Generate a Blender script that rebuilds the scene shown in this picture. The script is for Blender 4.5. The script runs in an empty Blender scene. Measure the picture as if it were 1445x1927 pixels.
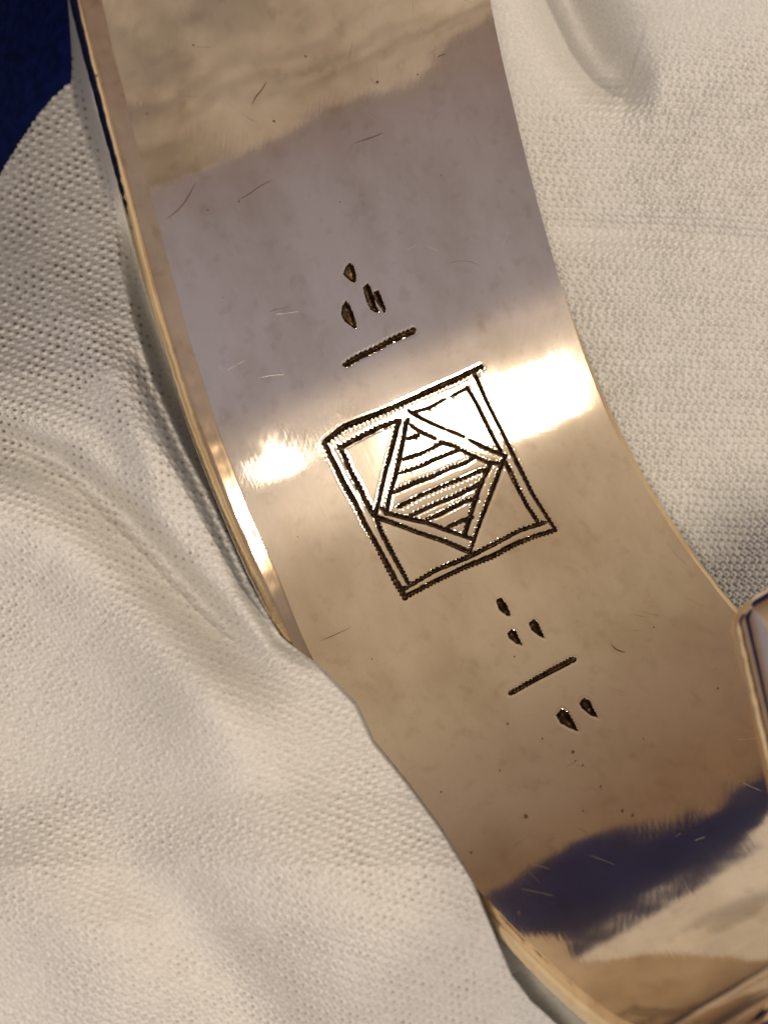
import bpy, math
import numpy as np
from mathutils import Vector

# ---------------------------------------------------------------- camera, light, exposure
# 1 unit = about 29 mm; the camera looks straight down on the cloth
S = bpy.context.scene
D = 4.5
cam_d = bpy.data.cameras.new('camera'); cam = bpy.data.objects.new('camera', cam_d)
S.collection.objects.link(cam); S.camera = cam
cam.location = (0, 0, D)
cam_d.sensor_width = 36; cam_d.sensor_fit = 'AUTO'; cam_d.lens = 36*D/1.927
cam_d.clip_start = .01; cam_d.clip_end = 200
cam_d.dof.use_dof = True; cam_d.dof.focus_distance = D-.02; cam_d.dof.aperture_fstop = 2.0

W = bpy.data.worlds.new('World'); S.world = W; W.use_nodes = True
def world():
    nt = W.node_tree; nt.nodes.clear(); N = nt.nodes.new; K = nt.links.new
    out = N('ShaderNodeOutputWorld'); bg = N('ShaderNodeBackground'); tc = N('ShaderNodeTexCoord')
    # a dim room: mauve plaster, with the warm pool of lamplight on the far wall
    dot = N('ShaderNodeVectorMath'); dot.operation = 'DOT_PRODUCT'; dot.inputs[1].default_value = (.43, .72, .55)
    K(tc.outputs['Generated'], dot.inputs[0])
    mr = N('ShaderNodeMapRange'); mr.interpolation_type = 'SMOOTHSTEP'
    mr.inputs['From Min'].default_value = .58; mr.inputs['From Max'].default_value = 1.0
    K(dot.outputs['Value'], mr.inputs['Value'])
    mx = N('ShaderNodeMix'); mx.data_type = 'RGBA'
    mx.inputs['A'].default_value = (.295, .275, .33, 1); mx.inputs['B'].default_value = (.47, .375, .27, 1)
    K(mr.outputs['Result'], mx.inputs['Factor'])
    sp = N('ShaderNodeSeparateXYZ'); K(tc.outputs['Generated'], sp.inputs[0])
    m2 = N('ShaderNodeMapRange'); m2.interpolation_type = 'SMOOTHSTEP'
    m2.inputs['From Min'].default_value = -.1; m2.inputs['From Max'].default_value = .62
    K(sp.outputs['Z'], m2.inputs['Value'])
    m3 = N('ShaderNodeMix'); m3.data_type = 'RGBA'
    m3.inputs['A'].default_value = (.205, .125, .072, 1)
    K(mx.outputs['Result'], m3.inputs['B']); K(m2.outputs['Result'], m3.inputs['Factor'])
    K(m3.outputs['Result'], bg.inputs['Color']); bg.inputs['Strength'].default_value = 1.0
    K(bg.outputs[0], out.inputs[0])
world()
from mathutils import Matrix
def shade(name, loc, watts, w, h, col=(1, .86, .68)):
    # a lit lampshade to the right, stretched tall to thicken its highlight on the band
    L = bpy.data.lights.new(name, 'AREA'); L.shape = 'ELLIPSE'; L.size = w; L.size_y = h; L.energy = watts; L.color = col
    o = bpy.data.objects.new(name, L); z = Vector(loc).normalized(); y = Vector((.417, -.909, 0)); y = (y-y.dot(z)*z).normalized()
    o.matrix_world = Matrix.Translation(loc) @ Matrix((y.cross(z), y, z)).transposed().to_4x4(); S.collection.objects.link(o); return o
shade('lampshade', (10.3, 1.0, 9.35), 16, .34, 1.1)
shade('lampshade', (10.7, 2.85, 8.8), 380, .50, 2.7)
shade('lampshade', (10.98, 3.35, 8.42), 230, .20, 2.4)
LA = bpy.data.lights.new('overhead_fill', 'AREA'); LA.shape = 'DISK'; LA.size = 2.6; LA.energy = 900; LA.color = (1, .86, .70)  # added overhead fill, evens the light on the cloth and brightens the bevel
la = bpy.data.objects.new('overhead_fill', LA); S.collection.objects.link(la); la.location = (0, -1.6, 13)
la.rotation_euler = Vector((0, -1.6, 13)).to_track_quat('Z', 'Y').to_euler()
S.view_settings.view_transform = 'Standard'; S.view_settings.look = 'None'
S.view_settings.exposure = 0; S.view_settings.gamma = 1
S.cycles.max_bounces = 10; S.cycles.glossy_bounces = 6; S.cycles.use_denoising = True
S.cycles.caustics_reflective = False

# ---------------------------------------------------------------- helpers
rng = np.random.default_rng(4)
def srgb(r, g, b):
    f = lambda c: ((c/255+.055)/1.055)**2.4 if c > 10 else c/255/12.92
    return (f(r), f(g), f(b), 1)
def tag(o, label=None, cat=None, group=None, kind=None):
    for k, v in (('label', label), ('category', cat), ('group', group), ('kind', kind)):
        if v: o[k] = v
    return o
def mesh_obj(name, V, F, mat, parent=None, smooth=True, attrs=None):
    V = np.asarray(V, np.float32); F = np.asarray(F, np.int32)
    me = bpy.data.meshes.new(name); n = F.shape[1]
    me.vertices.add(len(V)); me.vertices.foreach_set('co', V.ravel())
    me.loops.add(F.size); me.loops.foreach_set('vertex_index', F.ravel())
    me.polygons.add(len(F)); me.polygons.foreach_set('loop_start', np.arange(0, F.size, n, dtype=np.int32))
    me.polygons.foreach_set('loop_total', np.full(len(F), n, np.int32))
    if smooth: me.polygons.foreach_set('use_smooth', np.ones(len(F), bool))
    for k, a in (attrs or {}).items():
        at = me.attributes.new(k, 'FLOAT', 'POINT'); at.data.foreach_set('value', np.asarray(a, np.float32))
    me.materials.append(mat); me.update(calc_edges=True); me.validate()
    o = bpy.data.objects.new(name, me); S.collection.objects.link(o)
    if parent: o.parent = parent
    return o
def grid_faces(a, b):
    i, j = np.meshgrid(np.arange(a-1), np.arange(b-1), indexing='ij'); k = i*b+j
    return np.stack([k, k+1, k+b+1, k+b], -1).reshape(-1, 4)
def sub(V, F):
    u, inv = np.unique(F, return_inverse=True); return V[u], inv.reshape(F.shape), u
def sstep(a, b, x):
    t = np.clip((x-a)/(b-a), 0, 1); return t*t*(3-2*t)
def waves(x, y, seed, n=14, lo=1., hi=4.):
    r = np.random.default_rng(seed); z = np.zeros(np.broadcast(x, y).shape)
    for _ in range(n):
        f = r.uniform(lo, hi); a = r.uniform(0, 2*math.pi); p = r.uniform(0, 6.3)
        z = z+np.sin(2*math.pi*f*(x*math.cos(a)+y*math.sin(a))+p)/f
    return z*lo/math.sqrt(n)
_tab = np.random.default_rng(77).random((512, 512))
def vnoise(x, y):
    xi = np.floor(x).astype(int); yi = np.floor(y).astype(int); fx = x-xi; fy = y-yi
    fx = fx*fx*(3-2*fx); fy = fy*fy*(3-2*fy); t = lambda a, b: _tab[a % 512, b % 512]
    return (t(xi, yi)*(1-fx)+t(xi+1, yi)*fx)*(1-fy)+(t(xi, yi+1)*(1-fx)+t(xi+1, yi+1)*fx)*fy
def seg_dist(u, v, pts):
    """distance to a polyline, arc length of the nearest point, signed side"""
    best = np.full(u.shape, 1e9); arc = np.zeros(u.shape); side = np.zeros(u.shape); s0 = 0
    for (ax, ay), (bx, by) in zip(pts[:-1], pts[1:]):
        dx, dy = bx-ax, by-ay; L = math.hypot(dx, dy)
        t = np.clip(((u-ax)*dx+(v-ay)*dy)/L/L, 0, 1)
        d = np.hypot(u-ax-t*dx, v-ay-t*dy); c = ((u-ax)*dy-(v-ay)*dx)/L
        m = d < best; best = np.where(m, d, best); arc = np.where(m, s0+t*L, arc); side = np.where(m, c, side)
        s0 += L
    return best, arc, side

# ---------------------------------------------------------------- materials
def new_mat(name):
    m = bpy.data.materials.new(name); m.use_nodes = True; nt = m.node_tree; nt.nodes.clear()
    return m, nt, nt.nodes.new, nt.links.new
def ramp(N, pts):
    r = N('ShaderNodeValToRGB'); e = r.color_ramp.elements
    while len(e) < len(pts): e.new(.5)
    for q, (p, c) in zip(e, pts): q.position = p; q.color = c if len(c) == 4 else (*c, 1)
    return r
def metal(name, col, stain, rough=.055, haze=.30, haze_amt=.085, bump=.045):
    m, nt, N, K = new_mat(name)
    tc = N('ShaderNodeTexCoord')
    def along(deg, a, b, c=20):
        m0 = N('ShaderNodeMapping'); m0.inputs['Rotation'].default_value = (0, 0, math.radians(deg)); K(tc.outputs['Object'], m0.inputs['Vector'])
        m1 = N('ShaderNodeMapping'); m1.inputs['Scale'].default_value = (a, b, c); K(m0.outputs[0], m1.inputs['Vector']); return m1
    # tarnish clouds
    n1 = N('ShaderNodeTexNoise'); n1.inputs['Scale'].default_value = 3.4; n1.inputs['Detail'].default_value = 6
    n1.inputs['Roughness'].default_value = .62; K(along(65, .8, 1.35, 1).outputs[0], n1.inputs['Vector'])
    r1 = ramp(N, [(.42, (0, 0, 0)), (.80, (1, 1, 1))]); K(n1.outputs['Fac'], r1.inputs[0])
    n1b = N('ShaderNodeTexNoise'); n1b.inputs['Scale'].default_value = 34; n1b.inputs['Detail'].default_value = 5
    K(tc.outputs['Object'], n1b.inputs['Vector'])
    r1b = ramp(N, [(.56, (0, 0, 0)), (.72, (1, 1, 1))]); K(n1b.outputs['Fac'], r1b.inputs[0])
    add = N('ShaderNodeMath'); add.operation = 'MULTIPLY_ADD'; add.inputs[1].default_value = .3
    K(r1b.outputs[0], add.inputs[0]); K(r1.outputs[0], add.inputs[2])
    mx = N('ShaderNodeMix'); mx.data_type = 'RGBA'; mx.inputs['A'].default_value = col; mx.inputs['B'].default_value = stain
    cl = N('ShaderNodeClamp'); K(add.outputs[0], cl.inputs[0]); K(cl.outputs[0], mx.inputs['Factor'])
    # fine rub scratches running along the band and a few across
    mp = along(65, 9, 200)
    n2 = N('ShaderNodeTexNoise'); n2.inputs['Scale'].default_value = 1; n2.inputs['Detail'].default_value = 3; K(mp.outputs[0], n2.inputs['Vector'])
    mp2 = along(100, 16, 150)
    n3 = N('ShaderNodeTexNoise'); n3.inputs['Scale'].default_value = 1; n3.inputs['Detail'].default_value = 3; K(mp2.outputs[0], n3.inputs['Vector'])
    n4 = N('ShaderNodeTexNoise'); n4.inputs['Scale'].default_value = 9; n4.inputs['Detail'].default_value = 2; K(tc.outputs['Object'], n4.inputs['Vector'])
    b1 = N('ShaderNodeBump'); b1.inputs['Strength'].default_value = bump; b1.inputs['Distance'].default_value = .0006; K(n2.outputs['Fac'], b1.inputs['Height'])
    b2 = N('ShaderNodeBump'); b2.inputs['Strength'].default_value = bump; b2.inputs['Distance'].default_value = .0006; K(n3.outputs['Fac'], b2.inputs['Height']); K(b1.outputs[0], b2.inputs['Normal'])
    b3 = N('ShaderNodeBump'); b3.inputs['Strength'].default_value = .22; b3.inputs['Distance'].default_value = .0012; K(n4.outputs['Fac'], b3.inputs['Height']); K(b2.outputs[0], b3.inputs['Normal'])
    P1 = N('ShaderNodeBsdfPrincipled'); P2 = N('ShaderNodeBsdfPrincipled')
    for P, r in ((P1, rough), (P2, haze)):
        P.inputs['Metallic'].default_value = 1; P.inputs['Roughness'].default_value = r
        K(mx.outputs['Result'], P.inputs['Base Color']); K(b3.outputs[0], P.inputs['Normal'])
    ms = N('ShaderNodeMixShader'); ms.inputs[0].default_value = haze_amt
    K(P1.outputs[0], ms.inputs[1]); K(P2.outputs[0], ms.inputs[2])
    out = N('ShaderNodeOutputMaterial'); K(ms.outputs[0], out.inputs[0]); return m
M_gold = metal('worn_gold', (.87, .76, .62, 1), (.60, .48, .35, 1))
M_rim = metal('polished_gold', (.90, .72, .46, 1), (.60, .42, .22, 1), rough=.085, haze=.28, haze_amt=.08, bump=.12)
M_bevel = metal('reflection_tinted_bevel', (.84, .62, .37, 1), (.40, .25, .11, 1), rough=.09, haze=.28, haze_amt=.1, bump=.15)  # deeper gold and brown paint warm reflections into the bevel's colour
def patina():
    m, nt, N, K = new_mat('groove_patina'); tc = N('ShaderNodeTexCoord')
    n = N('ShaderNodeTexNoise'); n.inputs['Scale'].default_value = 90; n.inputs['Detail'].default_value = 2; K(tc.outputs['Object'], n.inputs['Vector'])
    r = ramp(N, [(.35, (.020, .009, .003)), (.62, (.07, .036, .014)), (.8, (.30, .19, .09))]); K(n.outputs['Fac'], r.inputs[0])  # dark patina; the bright end paints small glints into it
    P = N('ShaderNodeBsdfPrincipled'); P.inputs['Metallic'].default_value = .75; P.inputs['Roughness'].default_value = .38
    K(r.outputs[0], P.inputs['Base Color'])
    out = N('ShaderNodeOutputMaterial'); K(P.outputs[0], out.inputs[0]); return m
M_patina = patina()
def mark_mat(name, col, rough, met):
    m, nt, N, K = new_mat(name); tc = N('ShaderNodeTexCoord')
    n = N('ShaderNodeTexNoise'); n.inputs['Scale'].default_value = 60; K(tc.outputs['Object'], n.inputs['Vector'])
    r = ramp(N, [(.3, tuple(c*.75 for c in col)), (.7, col)]); K(n.outputs['Fac'], r.inputs[0])
    P = N('ShaderNodeBsdfPrincipled'); P.inputs['Metallic'].default_value = met; P.inputs['Roughness'].default_value = rough
    K(r.outputs[0], P.inputs['Base Color']); out = N('ShaderNodeOutputMaterial'); K(P.outputs[0], out.inputs[0]); return m
M_mark = mark_mat('tarnished_scratch', (.20, .14, .09), .5, .7)
M_hair = mark_mat('bright_hairline', (.93, .82, .68), .22, 1.)
def cloth_mat():
    m, nt, N, K = new_mat('white_cotton_knit'); tc = N('ShaderNodeTexCoord')
    at = N('ShaderNodeAttribute'); at.attribute_name = 'eye_shade'
    n = N('ShaderNodeTexNoise'); n.inputs['Scale'].default_value = 160; n.inputs['Detail'].default_value = 4; K(tc.outputs['Object'], n.inputs['Vector'])
    r = ramp(N, [(.3, (.59, .565, .515)), (.7, (.715, .69, .635))]); K(n.outputs['Fac'], r.inputs[0])
    n2 = N('ShaderNodeTexNoise'); n2.inputs['Scale'].default_value = 330; n2.inputs['Detail'].default_value = 3; K(tc.outputs['Object'], n2.inputs['Vector'])
    b = N('ShaderNodeBump'); b.inputs['Strength'].default_value = .4; b.inputs['Distance'].default_value = .0012; K(n2.outputs['Fac'], b.inputs['Height'])
    P = N('ShaderNodeBsdfPrincipled'); P.inputs['Roughness'].default_value = .95; P.inputs['Specular IOR Level'].default_value = .15
    P.inputs['Sheen Weight'].default_value = .08; P.inputs['Sheen Roughness'].default_value = .5
    K(r.outputs[0], P.inputs['Base Color']); K(b.outputs[0], P.inputs['Normal'])
    # shade in the open eyes of the knit, painted as dark brown
    P2 = N('ShaderNodeBsdfPrincipled'); P2.inputs['Base Color'].default_value = (.10, .075, .055, 1); P2.inputs['Roughness'].default_value = 1
    ms = N('ShaderNodeMixShader'); K(at.outputs['Fac'], ms.inputs[0]); K(P.outputs[0], ms.inputs[1]); K(P2.outputs[0], ms.inputs[2])
    out = N('ShaderNodeOutputMaterial'); K(ms.outputs[0], out.inputs[0]); return m
M_cloth = cloth_mat()
def navy():
    m, nt, N, K = new_mat('navy_fleece'); tc = N('ShaderNodeTexCoord')
    n = N('ShaderNodeTexNoise'); n.inputs['Scale'].default_value = 45; n.inputs['Detail'].default_value = 5; K(tc.outputs['Object'], n.inputs['Vector'])
    r = ramp(N, [(.3, (.001, .004, .036)), (.75, (.004, .011, .088))]); K(n.outputs['Fac'], r.inputs[0])
    b = N('ShaderNodeBump'); b.inputs['Strength'].default_value = .6; b.inputs['Distance'].default_value = .01; K(n.outputs['Fac'], b.inputs['Height'])
    P = N('ShaderNodeBsdfPrincipled'); P.inputs['Roughness'].default_value = .9; P.inputs['Specular IOR Level'].default_value = .1
    K(r.outputs[0], P.inputs['Base Color']); K(b.outputs[0], P.inputs['Normal'])
    out = N('ShaderNodeOutputMaterial'); K(P.outputs[0], out.inputs[0]); return m
M_navy = navy()

# ---------------------------------------------------------------- frame of the cuff
phi = math.radians(24)
wd = np.array([.909, .417, 0]); wd /= np.linalg.norm(wd)
Ld = np.array([wd[1], -wd[0], 0]); Zu = np.array([0, 0, 1.])
W3 = math.cos(phi)*wd-math.sin(phi)*Zu; H3 = math.sin(phi)*wd+math.cos(phi)*Zu
O = np.array([.1055, .0515, 0])
def proj(P):
    k = D/(D-P[..., 2]); return 722.5+1000*P[..., 0]*k, 963.5-1000*P[..., 1]*k

# profile of the band along its length (l, h), seen from the side, and its edges (w_left, w_right)
CP = [(-1.16, .655, -.446, .325), (-1.08, .565, -.442, .335), (-.99, .475, -.438, .345), (-.82, .322, -.417, .368), (-.70, .232, -.406, .384),
      (-.60, .170, -.402, .395), (-.46, .103, -.402, .402), (-.30, .044, -.402, .406), (-.20, .020, -.402, .407), (-.10, .005, -.402, .407),
      (0, 0, -.402, .407), (.10, .007, -.402, .407), (.20, .026, -.402, .407), (.32, .068, -.402, .404), (.457, .142, -.402, .400),
      (.604, .252, -.402, .395), (.72, .366, -.402, .39), (.787, .447, -.402, .39), (.84, .523, -.402, .39), (.888, .62, -.402, .385),
      (.922, .73, -.385, .38), (.930, .84, -.34, .37), (.897, .885, -.275, .36), (.83, .880, -.205, .35), (.745, .840, -.142, .34),
      (.655, .795, -.092, .335), (.52, .742, -.030, .33), (.392, .70, .026, .32)]
CP = np.array(CP)
def catmull(P, n=40):
    Q = np.vstack([2*P[0]-P[1], P, 2*P[-1]-P[-2]]); out = []
    for i in range(1, len(Q)-2):
        t = np.linspace(0, 1, n, endpoint=False)[:, None]; a, b, c, d = Q[i-1:i+3]
        out.append(.5*(2*b+(c-a)*t+(2*a-5*b+4*c-d)*t*t+(3*b-a-3*c+d)*t**3))
    return np.vstack(out+[P[-1:]])
PR = catmull(CP)
for _ in range(60): PR[1:-1] = .25*PR[:-2]+.5*PR[1:-1]+.25*PR[2:]
ds = np.hypot(np.diff(PR[:, 0]), np.diff(PR[:, 1])); AS = np.r_[0, np.cumsum(ds)]
dn = np.gradient(PR[:, 0], AS), np.gradient(PR[:, 1], AS)
STOT = AS[-1]
def prof(s):
    g = lambda a: np.interp(s, AS, a)
    l, h, wl, wr = (g(PR[:, i]) for i in range(4)); tl, th = g(dn[0]), g(dn[1]); q = np.hypot(tl, th); tl, th = tl/q, th/q
    # rounded corners at the tip
    e = STOT-s; R = .03
    k = np.where(e < R, R-np.sqrt(np.clip(R*R-(R-e)**2, 0, None)), 0)
    return l, h, wl+k*1.0, wr-k, tl, th
def band_pt(s, w, n):
    """point on the cuff: s along, w across (absolute), n out of the inner face towards its hollow"""
    l, h, _, _, tl, th = prof(s)
    n = n+.0011*waves(s, w, 5, 12, 1.2, 4.5)+.00004*waves(s, w, 6, 14, 6, 16)
    L = l-th*n; Hh = h+tl*n
    return O+L[..., None]*Ld+Hh[..., None]*H3+w[..., None]*W3
BASE = O-.15*H3
def rel(P): return P.reshape(-1, 3)-BASE
s_of_l = lambda l: np.interp(l, PR[:np.argmax(PR[:, 0]), 0], AS[:np.argmax(PR[:, 0])])

cuff = bpy.data.objects.new('cuff_bracelet', None); S.collection.objects.link(cuff); cuff.location = BASE; cuff.empty_display_size = .2
tag(cuff, 'worn gold cuff bracelet with an engraved double square, lying on white knit cloth', 'bracelet')

# ---------------------------------------------------------------- engraving
def ln(w, *p, saw=1.): return ('engraved_line', w, saw, list(p))
marks = [
 ln(11, (609,834),(648,803),(701,783),(744,765),(780,749),(823,729),(860,713.5),(886,700),(904,691), saw=1.5),
 ln(8, (889,697),(899,718),(913.6,752),(928,781),(946,817),(964,854),(982,890),(1000,927),(1018,956),(1045,997.5), saw=.7),
 ln(10, (1045,997),(1003.5,1010),(964,1026),(928,1046),(874,1067),(820,1093),(762,1123), saw=1.3),
 ln(11, (612,836),(620,855),(634,883),(645,907),(667,945),(685,983),(703,1015),(721,1049),(741,1087),(762,1124), saw=1.3),
 ln(9, (636,845),(672,825),(708,807),(750,791), saw=1.2),
 ln(7, (776,777),(807,768),(836,752), saw=.5), ln(7, (849,746),(879,730), saw=.5),
 ln(7.5, (877,727),(897,761),(913.5,795),(928,824),(941,848), saw=.8), ln(8.5, (951,870),(973,916.6),(991,951),(1014,986), saw=1.2),
 ln(9, (1027,982),(978,998),(928,1024.5),(881,1048),(820,1073),(762,1107), saw=1.3),
 ln(10, (636,838),(648.6,860),(659,887),(672,910),(685,938),(702,968), saw=1.2),
 ln(9, (707,974),(717,1000),(730,1026),(748,1060),(769,1098), saw=1.2),
 ln(6.5, (768,772),(780,781),(812,797),(835,807), saw=.4), ln(7, (840,809),(859,816),(872,822), saw=.4), ln(8, (883,828),(910,842),(950,858), saw=.5),
 ln(9, (753,790),(748,800),(737,845.5),(726,883),(715,932),(706.6,968), saw=1.1),
 ln(10, (706,972),(737,983),(784,1001),(838,1019),(884,1039), saw=.5),
 ln(8.5, (883,1042),(899,994),(915,951),(931.5,907.6),(949,861), saw=1.1),
 ln(9, (769,788),(764,797),(755,842),(746,887),(737,917),(731,940),(727,966), saw=1.1),
 ln(7.5, (771,799),(791,813),(818,825), saw=.8), ln(8, (827,832),(856,840),(880,853),(917,870),(942,873), saw=1.1),
 ln(9, (924,872),(910,898.6),(899,925.6),(892,947),(883,976),(874,1008), saw=1.4),
 ln(9, (717,955),(730,966),(769.5,976),(802,983),(838,997),(865,1006),(887,1014), saw=.7),
 ln(8, (767,826),(786,820), saw=.6), ln(8, (756,865),(789,854.5),(829,835), saw=1.2),
 ln(8, (750,891),(789,878),(816,865),(862,847), saw=1.2), ln(8, (739,927),(780,908.5),(816,896),(847,881),(874,872),(894,859), saw=1.3),
 ln(7.5, (748,955),(787.5,934),(820,920),(865,902),(904.5,885),(917,884), saw=1.3),
 ln(8, (772,971),(820,948),(856,934),(884,920),(907,908), saw=1.3), ln(8, (797,980),(829,967),(874,943),(898,938), saw=1.3),
 ln(7.5, (839,994),(861,983),(887,973), saw=1.),
 ('engraved_stroke', 12, 1.1, [(650,687),(676,671),(706.6,657),(737,640),(777,623)]),
 ('engraved_stroke', 11, .9, [(960,1305),(993,1286),(1037,1262),(1079,1240)]),
]
def zz(ox, oy, k, pts): return [(ox+x/k, oy+y/k) for x, y in pts]
k5, k3 = 6.568, 4.516
drops = [
 zz(600,470,k5,[(300,300),(335,205),(380,165),(420,190),(447,250),(465,370),(450,410),(400,395),(330,335)]),
 zz(600,470,k5,[(545,470),(600,420),(635,455),(665,560),(705,690),(750,770),(700,775),(650,750),(590,640)]),
 zz(600,470,k5,[(670,530),(735,502),(765,570),(800,660),(828,745),(815,790),(765,720),(705,640)]),
 zz(600,470,k5,[(335,630),(380,690),(430,800),(460,900),(472,972),(430,970),(320,885),(278,805),(290,700)]),
 zz(860,1080,k3,[(330,225),(370,198),(405,240),(435,300),(460,360),(420,352),(360,310)]),
 zz(860,1080,k3,[(608,420),(650,380),(690,420),(705,465),(745,550),(700,528),(635,480)]),
 zz(860,1080,k3,[(428,505),(465,465),(500,490),(525,545),(552,608),(500,590),(440,545)]),
 zz(860,1080,k3,[(838,1200),(890,1140),(935,1165),(980,1240),(1030,1340),(960,1312),(880,1270)]),
 zz(860,1080,k3,[(1033,1095),(1080,1050),(1120,1070),(1160,1150),(1197,1225),(1140,1205),(1060,1140)]),
]
def poly_sdf(u, v, P):
    d, _, _ = seg_dist(u, v, P+[P[0]]); ins = np.zeros(u.shape, bool); n = len(P)
    for i in range(n):
        (x1, y1), (x2, y2) = P[i], P[(i+1) % n]
        c = ((y1 > v) != (y2 > v)) & (u < (x2-x1)*(v-y1)/(y2-y1+1e-12)+x1); ins ^= c
    return np.where(ins, d, -d)

# inner face: fine where it is engraved, coarse elsewhere
sa, sb = s_of_l(-.47), s_of_l(.53)
sg = np.r_[np.arange(0, sa, .008), np.arange(sa, sb, .0014), np.arange(sb, STOT-.1, .006), np.linspace(STOT-.1, STOT-.0004, 26)]
tg = np.r_[np.linspace(0, .22, 24, endpoint=False), np.arange(.22, .86, .00185), np.linspace(.86, 1, 16)]
BL, BR = .031, .018                         # widths of the two bevels
_, _, wl, wr, _, _ = prof(sg)
narrow = np.clip((wr-wl)/.2, 0, 1)
lpos = prof(sg)[0]
blw = (BL+.010*waves(sg, sg*0, 9, 6, 3, 9)*.25+0)*narrow
blw = blw*(1-.78*sstep(-.05, .32, lpos)); brw = BR*narrow*(.35+.65*sstep(-.35, .1, lpos))
wi0, wi1 = wl+blw, wr-brw
Sg, Tg = np.meshgrid(sg, tg, indexing='ij'); Wg = wi0[:, None]*(1-Tg)+wi1[:, None]*Tg
P0 = band_pt(Sg, Wg, np.zeros_like(Wg)); U, V = proj(P0)
depth = np.zeros(U.shape); burr = np.zeros(U.shape); owner = np.full(U.shape, -1)
front = (Sg > sa-.01) & (Sg < sb+.01)
allm = []
for i, m in enumerate(marks+[('punch_mark', 0, 0, d) for d in drops]):
    nm, w, saw, pts = m; a = np.array(pts); pad = 16
    box = front & (U > a[:, 0].min()-pad) & (U < a[:, 0].max()+pad) & (V > a[:, 1].min()-pad) & (V < a[:, 1].max()+pad)
    u, v = U[box], V[box]; ragged = 1.1*(vnoise(u*.33+i*17, v*.33)-.5)
    if nm == 'punch_mark':
        sd = poly_sdf(u, v, pts)+ragged
        lo = a[np.argmax(a[:, 1])]                      # the tool went deepest at the blunt upper end
        far = np.hypot(u-lo[0], v-lo[1])/np.hypot(*(a-lo).T).max()
        d = np.clip(sd/3., 0, 1)*(.0055+.005*far)+np.clip(sd/8, 0, 1)*.003
        out = -sd
    else:
        di, arc, side = seg_dist(u, v, pts); per = 8.6+1.5*math.sin(i*2.1)
        ph = (arc/per+.12*np.sin(arc*.05+i)) % 1; tooth = (ph if i % 2 else 1-ph)-.5
        total = math.dist(pts[0], pts[-1]); sgn = 1 if (i*7) % 3 else -1
        hw = w*.47*(1+.10*np.sin(arc*.031+i*1.7))+saw*tooth*3.0*(np.sign(side) == sgn)
        hw = hw*(.55+.45*np.minimum(1, (arc+3)/9))
        sd = hw-di+ragged*.8
        d = np.clip(sd/(w*.46), 0, 1)*.0075-.002*np.abs(tooth)*np.clip(sd/3, 0, 1); out = -sd
    dd = depth[box]; ow = owner[box]; better = d > dd; dd[better] = d[better]; ow[better & (sd > .05)] = i
    depth[box] = dd; owner[box] = ow
    bb = burr[box]; burr[box] = np.maximum(bb, np.exp(-((out-1.6)/1.5)**2)*(out > -.5)*.0003)
nrm = -depth+burr*(depth < .0004)
P0 = band_pt(Sg, Wg, nrm)
F = grid_faces(*U.shape); own = owner.ravel()[F]
fo = np.where((own >= 0).sum(1) >= 2, own.max(1), -1)
VV = rel(P0)
v_, f_, _ = sub(VV, F[fo < 0]); mesh_obj('inner_face', v_, f_, M_gold, cuff)
for i, m in enumerate(marks+[('punch_mark', 0, 0, d) for d in drops]):
    k = fo == i
    if k.sum() > 3:
        v_, f_, _ = sub(VV, F[k]); mesh_obj(m[0], v_, f_, M_patina, cuff)

# edges: bevel, wall and outer face
T = .085                                    # thickness of the plate
sr = np.r_[np.arange(0, STOT-.1, .004), np.linspace(STOT-.1, STOT-.0004, 26)]
gl = np.interp(sr, sg, wi0), np.interp(sr, sg, wi1); _, _, wlr, wrr, _, _ = prof(sr)
def strip(name, pts, mat, lab=None):
    """pts: list of (w array, n array) across"""
    A = [band_pt(sr, w+0*sr, n+0*sr) for w, n in pts]; G = np.stack(A, 1)
    o = mesh_obj(name, rel(G), grid_faces(len(sr), len(pts)), mat, cuff)
    return tag(o, lab)
wob = .0008*waves(sr*1., sr*0+.3, 31, 10, 5, 22)+.0005*waves(sr, sr*0+.1, 35, 14, 22, 70); dent = .0009*waves(sr, sr*0+.7, 33, 10, 9, 40)
def edge(wi, wo, sgn, drop, wobk):
    bw = np.abs(wo-wi)
    f = lambda t: wi+(wo-wi)*t
    nb = [(f(0), 0), (f(.06), -.0012), (f(.25), -drop*.24+dent*.5), (f(.5), -drop*.50+dent), (f(.75), -drop*.76+dent*.6), (f(.93), -drop*.96), (f(.985), -drop*1.06-.001), (f(1), -drop-.005)]
    o = sgn
    nw = [(f(1), -drop-.005), (wo+o*.0035+wobk*.4, -drop-.012), (wo+o*.005+wobk, -T*.45), (wo+o*.0035+wobk, -T*.62), (wo-o*.001, -T*.72), (wo-o*.006, -T*.78)]
    return nb, nw
nb, nw = edge(gl[0], wlr, -1, .0125, wob)
strip('beveled_edge', nb, M_bevel); strip('side_edge', nw, M_rim)
nb2, nw2 = edge(gl[1], wrr, 1, .010, wob*.5)
strip('beveled_edge', nb2[::-1], M_rim); strip('side_edge', nw2[::-1], M_rim)
a0, a1 = wlr+.006, wrr-.006
def nout(t, e):                              # the outer face is softly domed, its border rolled over
    q = np.minimum(t, 1-t); q = np.minimum(q*.75, e+.002)
    return -T*.78-T*.34*(1-np.exp(-q/.030))-.006*np.sin(math.pi*t)
tt = np.r_[np.linspace(0, .12, 14, endpoint=False), np.linspace(.12, .88, 18), np.linspace(.88, 1, 15)[1:]]
strip('outer_face', [(a1*t+a0*(1-t), nout(t, STOT-sr)) for t in tt][::-1], M_gold)
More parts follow.
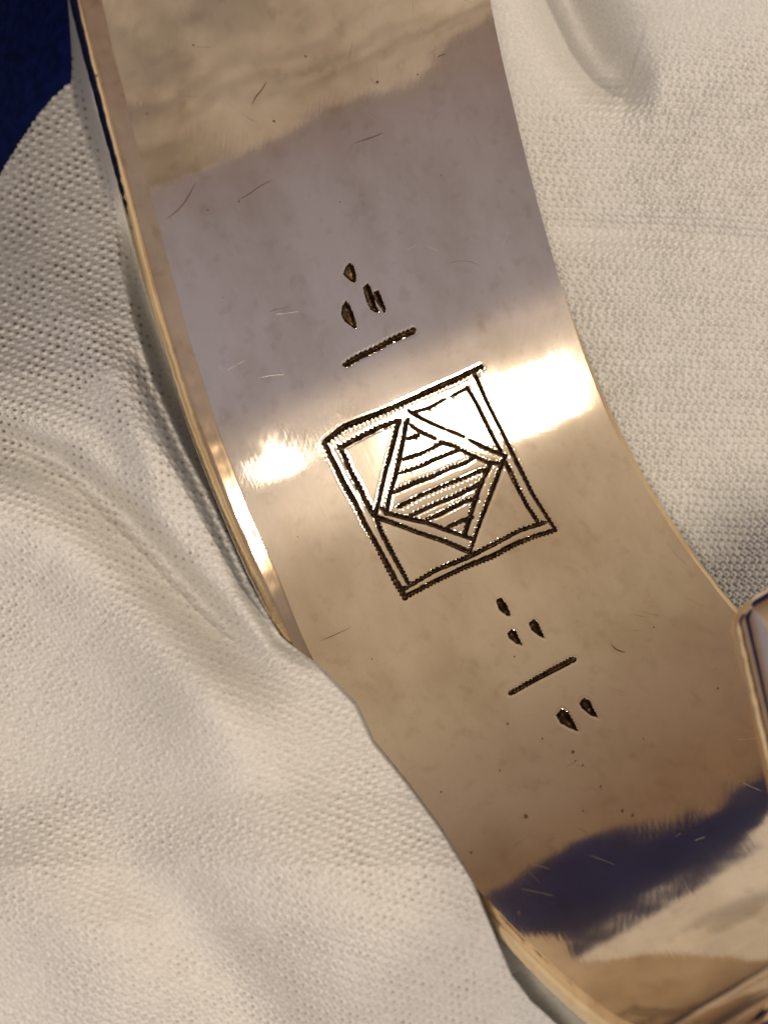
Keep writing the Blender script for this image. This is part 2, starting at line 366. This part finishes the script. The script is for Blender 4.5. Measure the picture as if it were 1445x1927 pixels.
# end walls
for nm, si in (('end_edge', STOT-.0004), ('end_edge', 0.)):
    _, _, x0, x1, _, _ = prof(np.array([si])); ws = np.linspace(x0[0], x1[0], 30); ns = np.linspace(0, -T*.78, 7)
    Wq, Nq = np.meshgrid(ws, ns, indexing='ij'); G = band_pt(np.full(Wq.shape, si)+.002*np.sin(np.pi*(-Nq/T/.78))*(1 if si > 1 else -1), Wq, Nq)
    mesh_obj(nm, rel(G), grid_faces(*Wq.shape), M_rim, cuff)

# scratches and pits in the polish
def surf_at(u0, v0):
    i = np.argmin(np.where(Sg < sb+.25, (U-u0)**2+(V-v0)**2, 1e9)); return np.unravel_index(i, U.shape)
def inv(u0, v0):
    i, j = surf_at(u0, v0); s, w = Sg[i, j], Wg[i, j]
    for _ in range(6):
        f = lambda s, w: np.array(proj(band_pt(np.array([s]), np.array([w]), np.zeros(1)))).ravel()
        r = f(s, w)-[u0, v0]; J = np.array([(f(s+1e-4, w)-f(s, w))/1e-4, (f(s, w+1e-4)-f(s, w))/1e-4]).T
        q = np.linalg.solve(J, r); s, w = s-q[0], w-q[1]
    return s, w
def flat_mark(name, poly):
    sw = np.array([inv(*p) for p in poly]); c = sw.mean(0)
    ring = band_pt(sw[:, 0], sw[:, 1], np.full(len(sw), .0006)); mid = band_pt(c[:1], c[1:], np.full(1, .0004))
    n = len(poly); Vx = rel(np.vstack([ring, mid])); Fx = [(i, (i+1) % n, n) for i in range(n)]
    N_ = np.cross(Vx[1]-Vx[0], Vx[-1]-Vx[0]);
    if N_[2] < 0: Fx = [f[::-1] for f in Fx]
    mesh_obj(name, Vx, Fx, M_mark, cuff, smooth=False)
def scratch(pts, w):
    P = np.array(pts, float); t = np.gradient(P, axis=0); t /= np.linalg.norm(t, axis=1)[:, None]; nn = np.c_[-t[:, 1], t[:, 0]]
    k = np.sin(np.linspace(.12, math.pi-.12, len(P)))[:, None]*w*.36
    flat = np.vstack([P+nn*k, (P-nn*k)[::-1]])
    sw = np.array([inv(*p) for p in flat]); n = len(P)
    Vx = rel(band_pt(sw[:, 0], sw[:, 1], np.full(len(sw), .0006)))
    Fx = [(i, i+1, 2*n-2-i, 2*n-1-i) for i in range(n-1)]
    mesh_obj('scratch', Vx, Fx, M_mark, cuff, smooth=False)
for pts, w in [([(668,269),(690,262),(705,257),(720,250)], 3.4), ([(314,412),(335,396),(350,378),(369,344)], 2.6), ([(447,378),(468,366),(490,350),(516,337)], 1.8),
               ([(474,197),(482,182),(492,170),(503,152)], 3.), ([(603,1206),(620,1199),(640,1190),(661,1180)], 2.6), ([(843,496),(860,491),(885,492),(903,500)], 1.5),
               ([(505,588),(520,582),(540,578)], 1.6), ([(1150,1212),(1156,1220),(1166,1225),(1177,1228)], 3.2), ([(822,108),(830,104),(841,102)], 2.5)]:
    scratch(pts, w)
for x, y, r in [(1020,1390,3), (1130,1480,4), (1210,1390,2.5), (940,1450,3), (830,1490,3.5), (700,1240,2.5), (560,1010,2.5), (1230,1180,3), (640,380,2.5), (830,330,3), (420,560,2.5), (575,106,4.5), (710,155,6), (516,228,5), (364,85,4), (450,379,4), (181,143,6), (989,1536,8), (1350,1295,4), (886,1604,5), (976,1718,7), (786,140,3),
                (277,214,3), (1170,1526,6), (1190,1534,5), (1078,1415,6), (1096,1440,4), (1082,1432,3), (392,395,3), (1108,1336,5), (968,1236,3.5), (955,1362,4), (1096,1526,3)]:
    n = 7; an = np.linspace(0, 2*math.pi, n, endpoint=False); rr = r*rng.uniform(.55, 1.05, n)*.66
    flat_mark('pit', [(x+q*math.cos(b)*.9, y-q*math.sin(b)) for q, b in zip(rr, an)])

# fine bright hairlines of wear, too many and too thin to single out
HV, HF = [], []
for _ in range(110):
    s0 = rng.uniform(s_of_l(-.9), s_of_l(.75)); _, _, q0, q1, _, _ = prof(np.array([s0])); w0 = rng.uniform(q0[0]+.06, q1[0]-.04)
    an = rng.normal(.25, .35) if rng.random() < .6 else rng.normal(1.5, .5); ln_ = rng.uniform(.012, .05)*(1.6 if rng.random() < .15 else 1); hw_ = rng.uniform(.0003, .0007)
    hu, hv = proj(band_pt(np.array([s0]), np.array([w0]), np.zeros(1)))
    if 585 < hu[0] < 1150 and 470 < hv[0] < 1400: continue
    t = np.linspace(-.5, .5, 5); cv = rng.normal(0, .12)
    ss = s0+ln_*(t*math.cos(an)-cv*t*t*math.sin(an)); ww = w0+ln_*(t*math.sin(an)+cv*t*t*math.cos(an)); kk = hw_*np.cos(t*2.9)
    A = band_pt(ss-kk*math.sin(an), ww+kk*math.cos(an), np.full(5, .0003)); Bq = band_pt(ss+kk*math.sin(an), ww-kk*math.cos(an), np.full(5, .00034))
    b0 = len(HV)*10; HV.append(np.stack([A, Bq], 1).reshape(-1, 3)); HF += [(b0+2*i, b0+2*i+1, b0+2*i+3, b0+2*i+2) for i in range(4)]
tag(mesh_obj('hairline_scratches', rel(np.vstack(HV)), HF, M_hair, cuff, smooth=False), kind='stuff')

# ---------------------------------------------------------------- white knit cloth
B = [(40,-900),(70,-300),(103,0),(135,200),(178,330),(203,440),(243,600),(282,720),(342,850),(384,930),(464,1100),(524,1200),(589,1255),(661,1330),
     (694,1400),(760,1480),(820,1560),(862,1627),(884,1663),(921,1752),(957,1837),(994,1886),(1034,1922),(1090,1975),(1300,2150),(1700,2420),(2600,2800)]
def axis(lo, hi, a, b, step, g=1.10):
    mid = list(np.arange(a, b, step)); x, h = b, step; R_ = []
    while x < hi: R_.append(x); h = min(h*g, 60); x += h
    x, h = a, step; L_ = []
    while x > lo: h = min(h*g, 60); x -= h; L_.append(x)
    return np.array(L_[::-1]+mid+R_)
ug = axis(-2600, 4600, -25, 1470, 2.15); vg = axis(-1500, 4600, -25, 1952, 2.15)
Ug, Vg = np.meshgrid(ug, vg, indexing='ij')
dB, aB, sB = seg_dist(Ug, Vg, B); dist = np.where(sB < 0, -1, 1)*dB      # + on the cloth's side (left)
if np.median(dist[(Ug < 0) & (Vg > 900)]) < 0: dist = -dist
zm = np.interp(Vg, [-900,0,350,600,700,900,1100,1270,1490,1630,1744,1927,2300,3200], [-1.6,-.80,-.36,-.04,.05,.10,.14,.235,.345,.44,.47,.44,.40,.2])
x_, y_ = Ug/1000, Vg/1000
roll = waves(x_, y_, 3, 12, .8, 2.2)
left = zm-.10*sstep(60, 700, dist)*sstep(800, 1300, Vg)-.34*sstep(-60, 420, dist)*sstep(950, 450, Vg)-.045*np.exp(-(np.clip(dist, 0, None)/16)**2)*sstep(640, 700, Vg)*sstep(1270, 1200, Vg)+.022*roll*sstep(20, 200, dist)
# soft folds running beside the bracelet at lower left
def ridge(pts, amp, wdt, asym=1.):
    d, a, s = seg_dist(Ug, Vg, pts); L = sum(math.dist(p, q) for p, q in zip(pts[:-1], pts[1:]))
    f = sstep(0, .25, a/L)*sstep(1, .75, a/L); w_ = np.where(s > 0, wdt*asym, wdt)
    return amp*np.exp(-(d/w_)**2)*f
left = left+ridge([(-60,430),(60,500),(160,620),(230,740),(300,900),(330,1040)], .045, 45)-ridge([(-260,740),(-60,800),(110,870),(240,980),(370,1130),(560,1330)], .10, 52, .6)+ridge([(-260,900),(-60,960),(110,1020),(240,1120),(370,1270),(560,1480)], .07, 90)
left = left+ridge([(-100,1080),(150,1180),(420,1420),(640,1720),(760,2000)], .03, 120)-ridge([(100,1560),(330,1700),(520,1930),(600,2100)], .03, 70)
left = left+ridge([(-60,1560),(120,1700),(300,2000)], .03, 100)
right = -.295+.05*sstep(1000, 1500, Ug)+.03*waves(x_, y_, 8, 10, .6, 1.7)*sstep(950, 1200, Ug)
right = right-ridge([(1020,-120),(1060,0),(1095,80),(1135,135),(1180,160),(1245,168)], .10, 46)-ridge([(930,-330),(1010,-120),(1080,20),(1140,120),(1180,190)], .07, 75)
right = right-ridge([(1000,432),(1150,438),(1300,440),(1500,470)], .02, 26)
Yw = -(Vg-963.5)/1000*.88
crest = np.clip(.68+.62*(-.16-Yw)+.05*np.sin(Yw*5), 0, 2.1)
right = right+crest*sstep(1950, 2900, Ug)*(1+.07*np.sin((Ug+.5*Vg)*.019))      # the cloth is heaped up to the right, outside the picture
right = right+.9*sstep(2350, 3600, Vg)*(Ug < 1e9)
ins = sstep(-46, -4, dist)
Zc = right*(1-ins)+left*ins
# drops towards its far edge under the blue blanket
Zc = Zc+.12*sstep(-500, -1100, Vg)*(Ug > 400)
vl = np.interp(Ug, [900, 1150], [-1480, -950]); Zc = Zc-.8*sstep(vl+60, vl-60, Vg)      # where the cloth ends on the blanket
# knit texture: staggered loops with small open eyes
a1 = np.where(dist > -20, math.radians(20), math.radians(2))
qx = Ug+20*waves(x_, y_, 21, 10, .6, 2.)+2.2*waves(x_, y_, 23, 16, 6, 16)*1.; qy = Vg+20*waves(x_, y_, 22, 10, .6, 2.)+2.2*waves(x_, y_, 24, 16, 6, 16)
px_l, px_r = 15.2, 14.0
def knit(th, px, py):
    c, s = math.cos(th), math.sin(th); X = (qx*c+qy*s)/px; Y = (-qx*s+qy*c)/py
    row = np.floor(Y); X = X+.5*(row % 2)+.16*(vnoise(row*3.1, X*.15)-.5)*2
    fx = X-np.floor(X)-.5; fy = Y-row-.5; cell = vnoise(np.floor(X)*1.+.5, row+.5)
    loop = np.sqrt((fx*1.15)**2+(fy*1.0)**2); eye = np.exp(-((fx/.20)**2+((fy+.05)/.17)**2))
    lump = vnoise(np.floor(X+.5)*1.7+3, row*1.3); body = (np.cos(2*np.pi*fy)*.36+np.cos(2*np.pi*fx)*.36)*(.75+.5*lump)+.22*(lump-.5)
    return body, eye, cell
bl_, el_, cl_ = knit(math.radians(21), 16.2, 15.6); br_, er_, cr_ = knit(math.radians(3), 14.2, 13.2)
isL = ins > .5
body = np.where(isL, bl_, br_); eye = np.where(isL, el_, er_); cell = np.where(isL, cl_, cr_)
soft = sstep(.36, .62, vnoise(x_*3.2+3, y_*3.2+9)*.6+vnoise(x_*7+1, y_*7)*.4)      # where the pile is open
soft = np.where(isL, .45+.55*soft, .25+.75*soft)
soft = soft*np.where(isL, 1-.25*sstep(1050, 1400, Vg), 1)
soft = np.where(isL, np.maximum(soft, .95*sstep(900, 700, Vg)), np.maximum(soft*sstep(60, 330, Vg+(Ug-1050)*.35), .85*sstep(420, 520, Vg)))
inframe = (Ug > -60) & (Ug < 1505) & (Vg > -60) & (Vg < 1990)
fuzz = (vnoise(Ug*.45, Vg*.45)-.5)*.0016+(vnoise(Ug*.2, Vg*.2)-.5)*.0012
k = cell*1.0
lowl = isL*sstep(950, 1250, Vg)
Zc = Zc+inframe*((1-.35*lowl)*soft*(.0098*body*(.6+.8*cell)-.014*eye*(.35+k))+fuzz)
eye_shade = inframe*(1-.15*lowl)*np.clip(soft*eye*1.6*(k-np.where(isL, .20, .28))*np.where(isL, 1.9-.75*sstep(900, 1300, Vg), .6), 0, .9)  # how much dark shade is painted into each eye
kz = (D-Zc)/D
Vc = np.stack([(Ug-722.5)/1000*kz, -(Vg-963.5)/1000*kz, Zc], -1).reshape(-1, 3)
Fc = grid_faces(*Ug.shape)[:, ::-1]
cl = mesh_obj('white_cloth', Vc, Fc, M_cloth, None, attrs={'eye_shade': eye_shade.ravel()})
tag(cl, 'crumpled off-white knitted cotton cloth spread under and around the gold bracelet', 'cloth')

# ---------------------------------------------------------------- navy blanket under and beyond the cloth
bx = np.r_[np.linspace(-14, -3, 30, endpoint=False), np.linspace(-3, 3, 260), np.linspace(3.05, 14, 30)]
by = np.r_[np.linspace(-9, -2, 20, endpoint=False), np.linspace(-2, 4, 260), np.linspace(4.05, 7.6, 30)]
Xb, Yb = np.meshgrid(bx, by, indexing='ij')
# line of the fold's edge, from beside the bracelet up and away
ax_, ay_, cx_, cy_ = -.745, .60, -.600, .985
nx, ny = -(cy_-ay_), (cx_-ax_); q = math.hypot(nx, ny)
dl = ((Xb-ax_)*nx+(Yb-ay_)*ny)/q
dy_ = Yb-2.35-.1*np.sin(Xb*1.3)
fold = 1.15*(1-sstep(1.5, 2.3, Yb))*sstep(.03, .49, dl)*sstep(.2, .7, Yb+.3)
far = np.interp(Xb, [-.5, .2, .65, 1.0, 1.5], [1.0, .97, .78, .30, .05])*sstep(0, 1.1, dy_)
Zb = -.62+np.maximum(fold, far)
Zb = Zb+.03*waves(Xb, Yb, 41, 10, .3, 1.2)*sstep(0, .5, Zb+.4)
Zb = np.where((Yb < -.2) | (Xb > 1), np.minimum(Zb, np.where(Yb < 2.2, -.62, 9)), Zb)
bl = mesh_obj('navy_blanket', np.stack([Xb, Yb, Zb], -1).reshape(-1, 3), grid_faces(*Xb.shape)[:, ::-1], M_navy)
tag(bl, 'dark navy blue blanket showing at the upper left corner beside the white cloth', 'blanket')
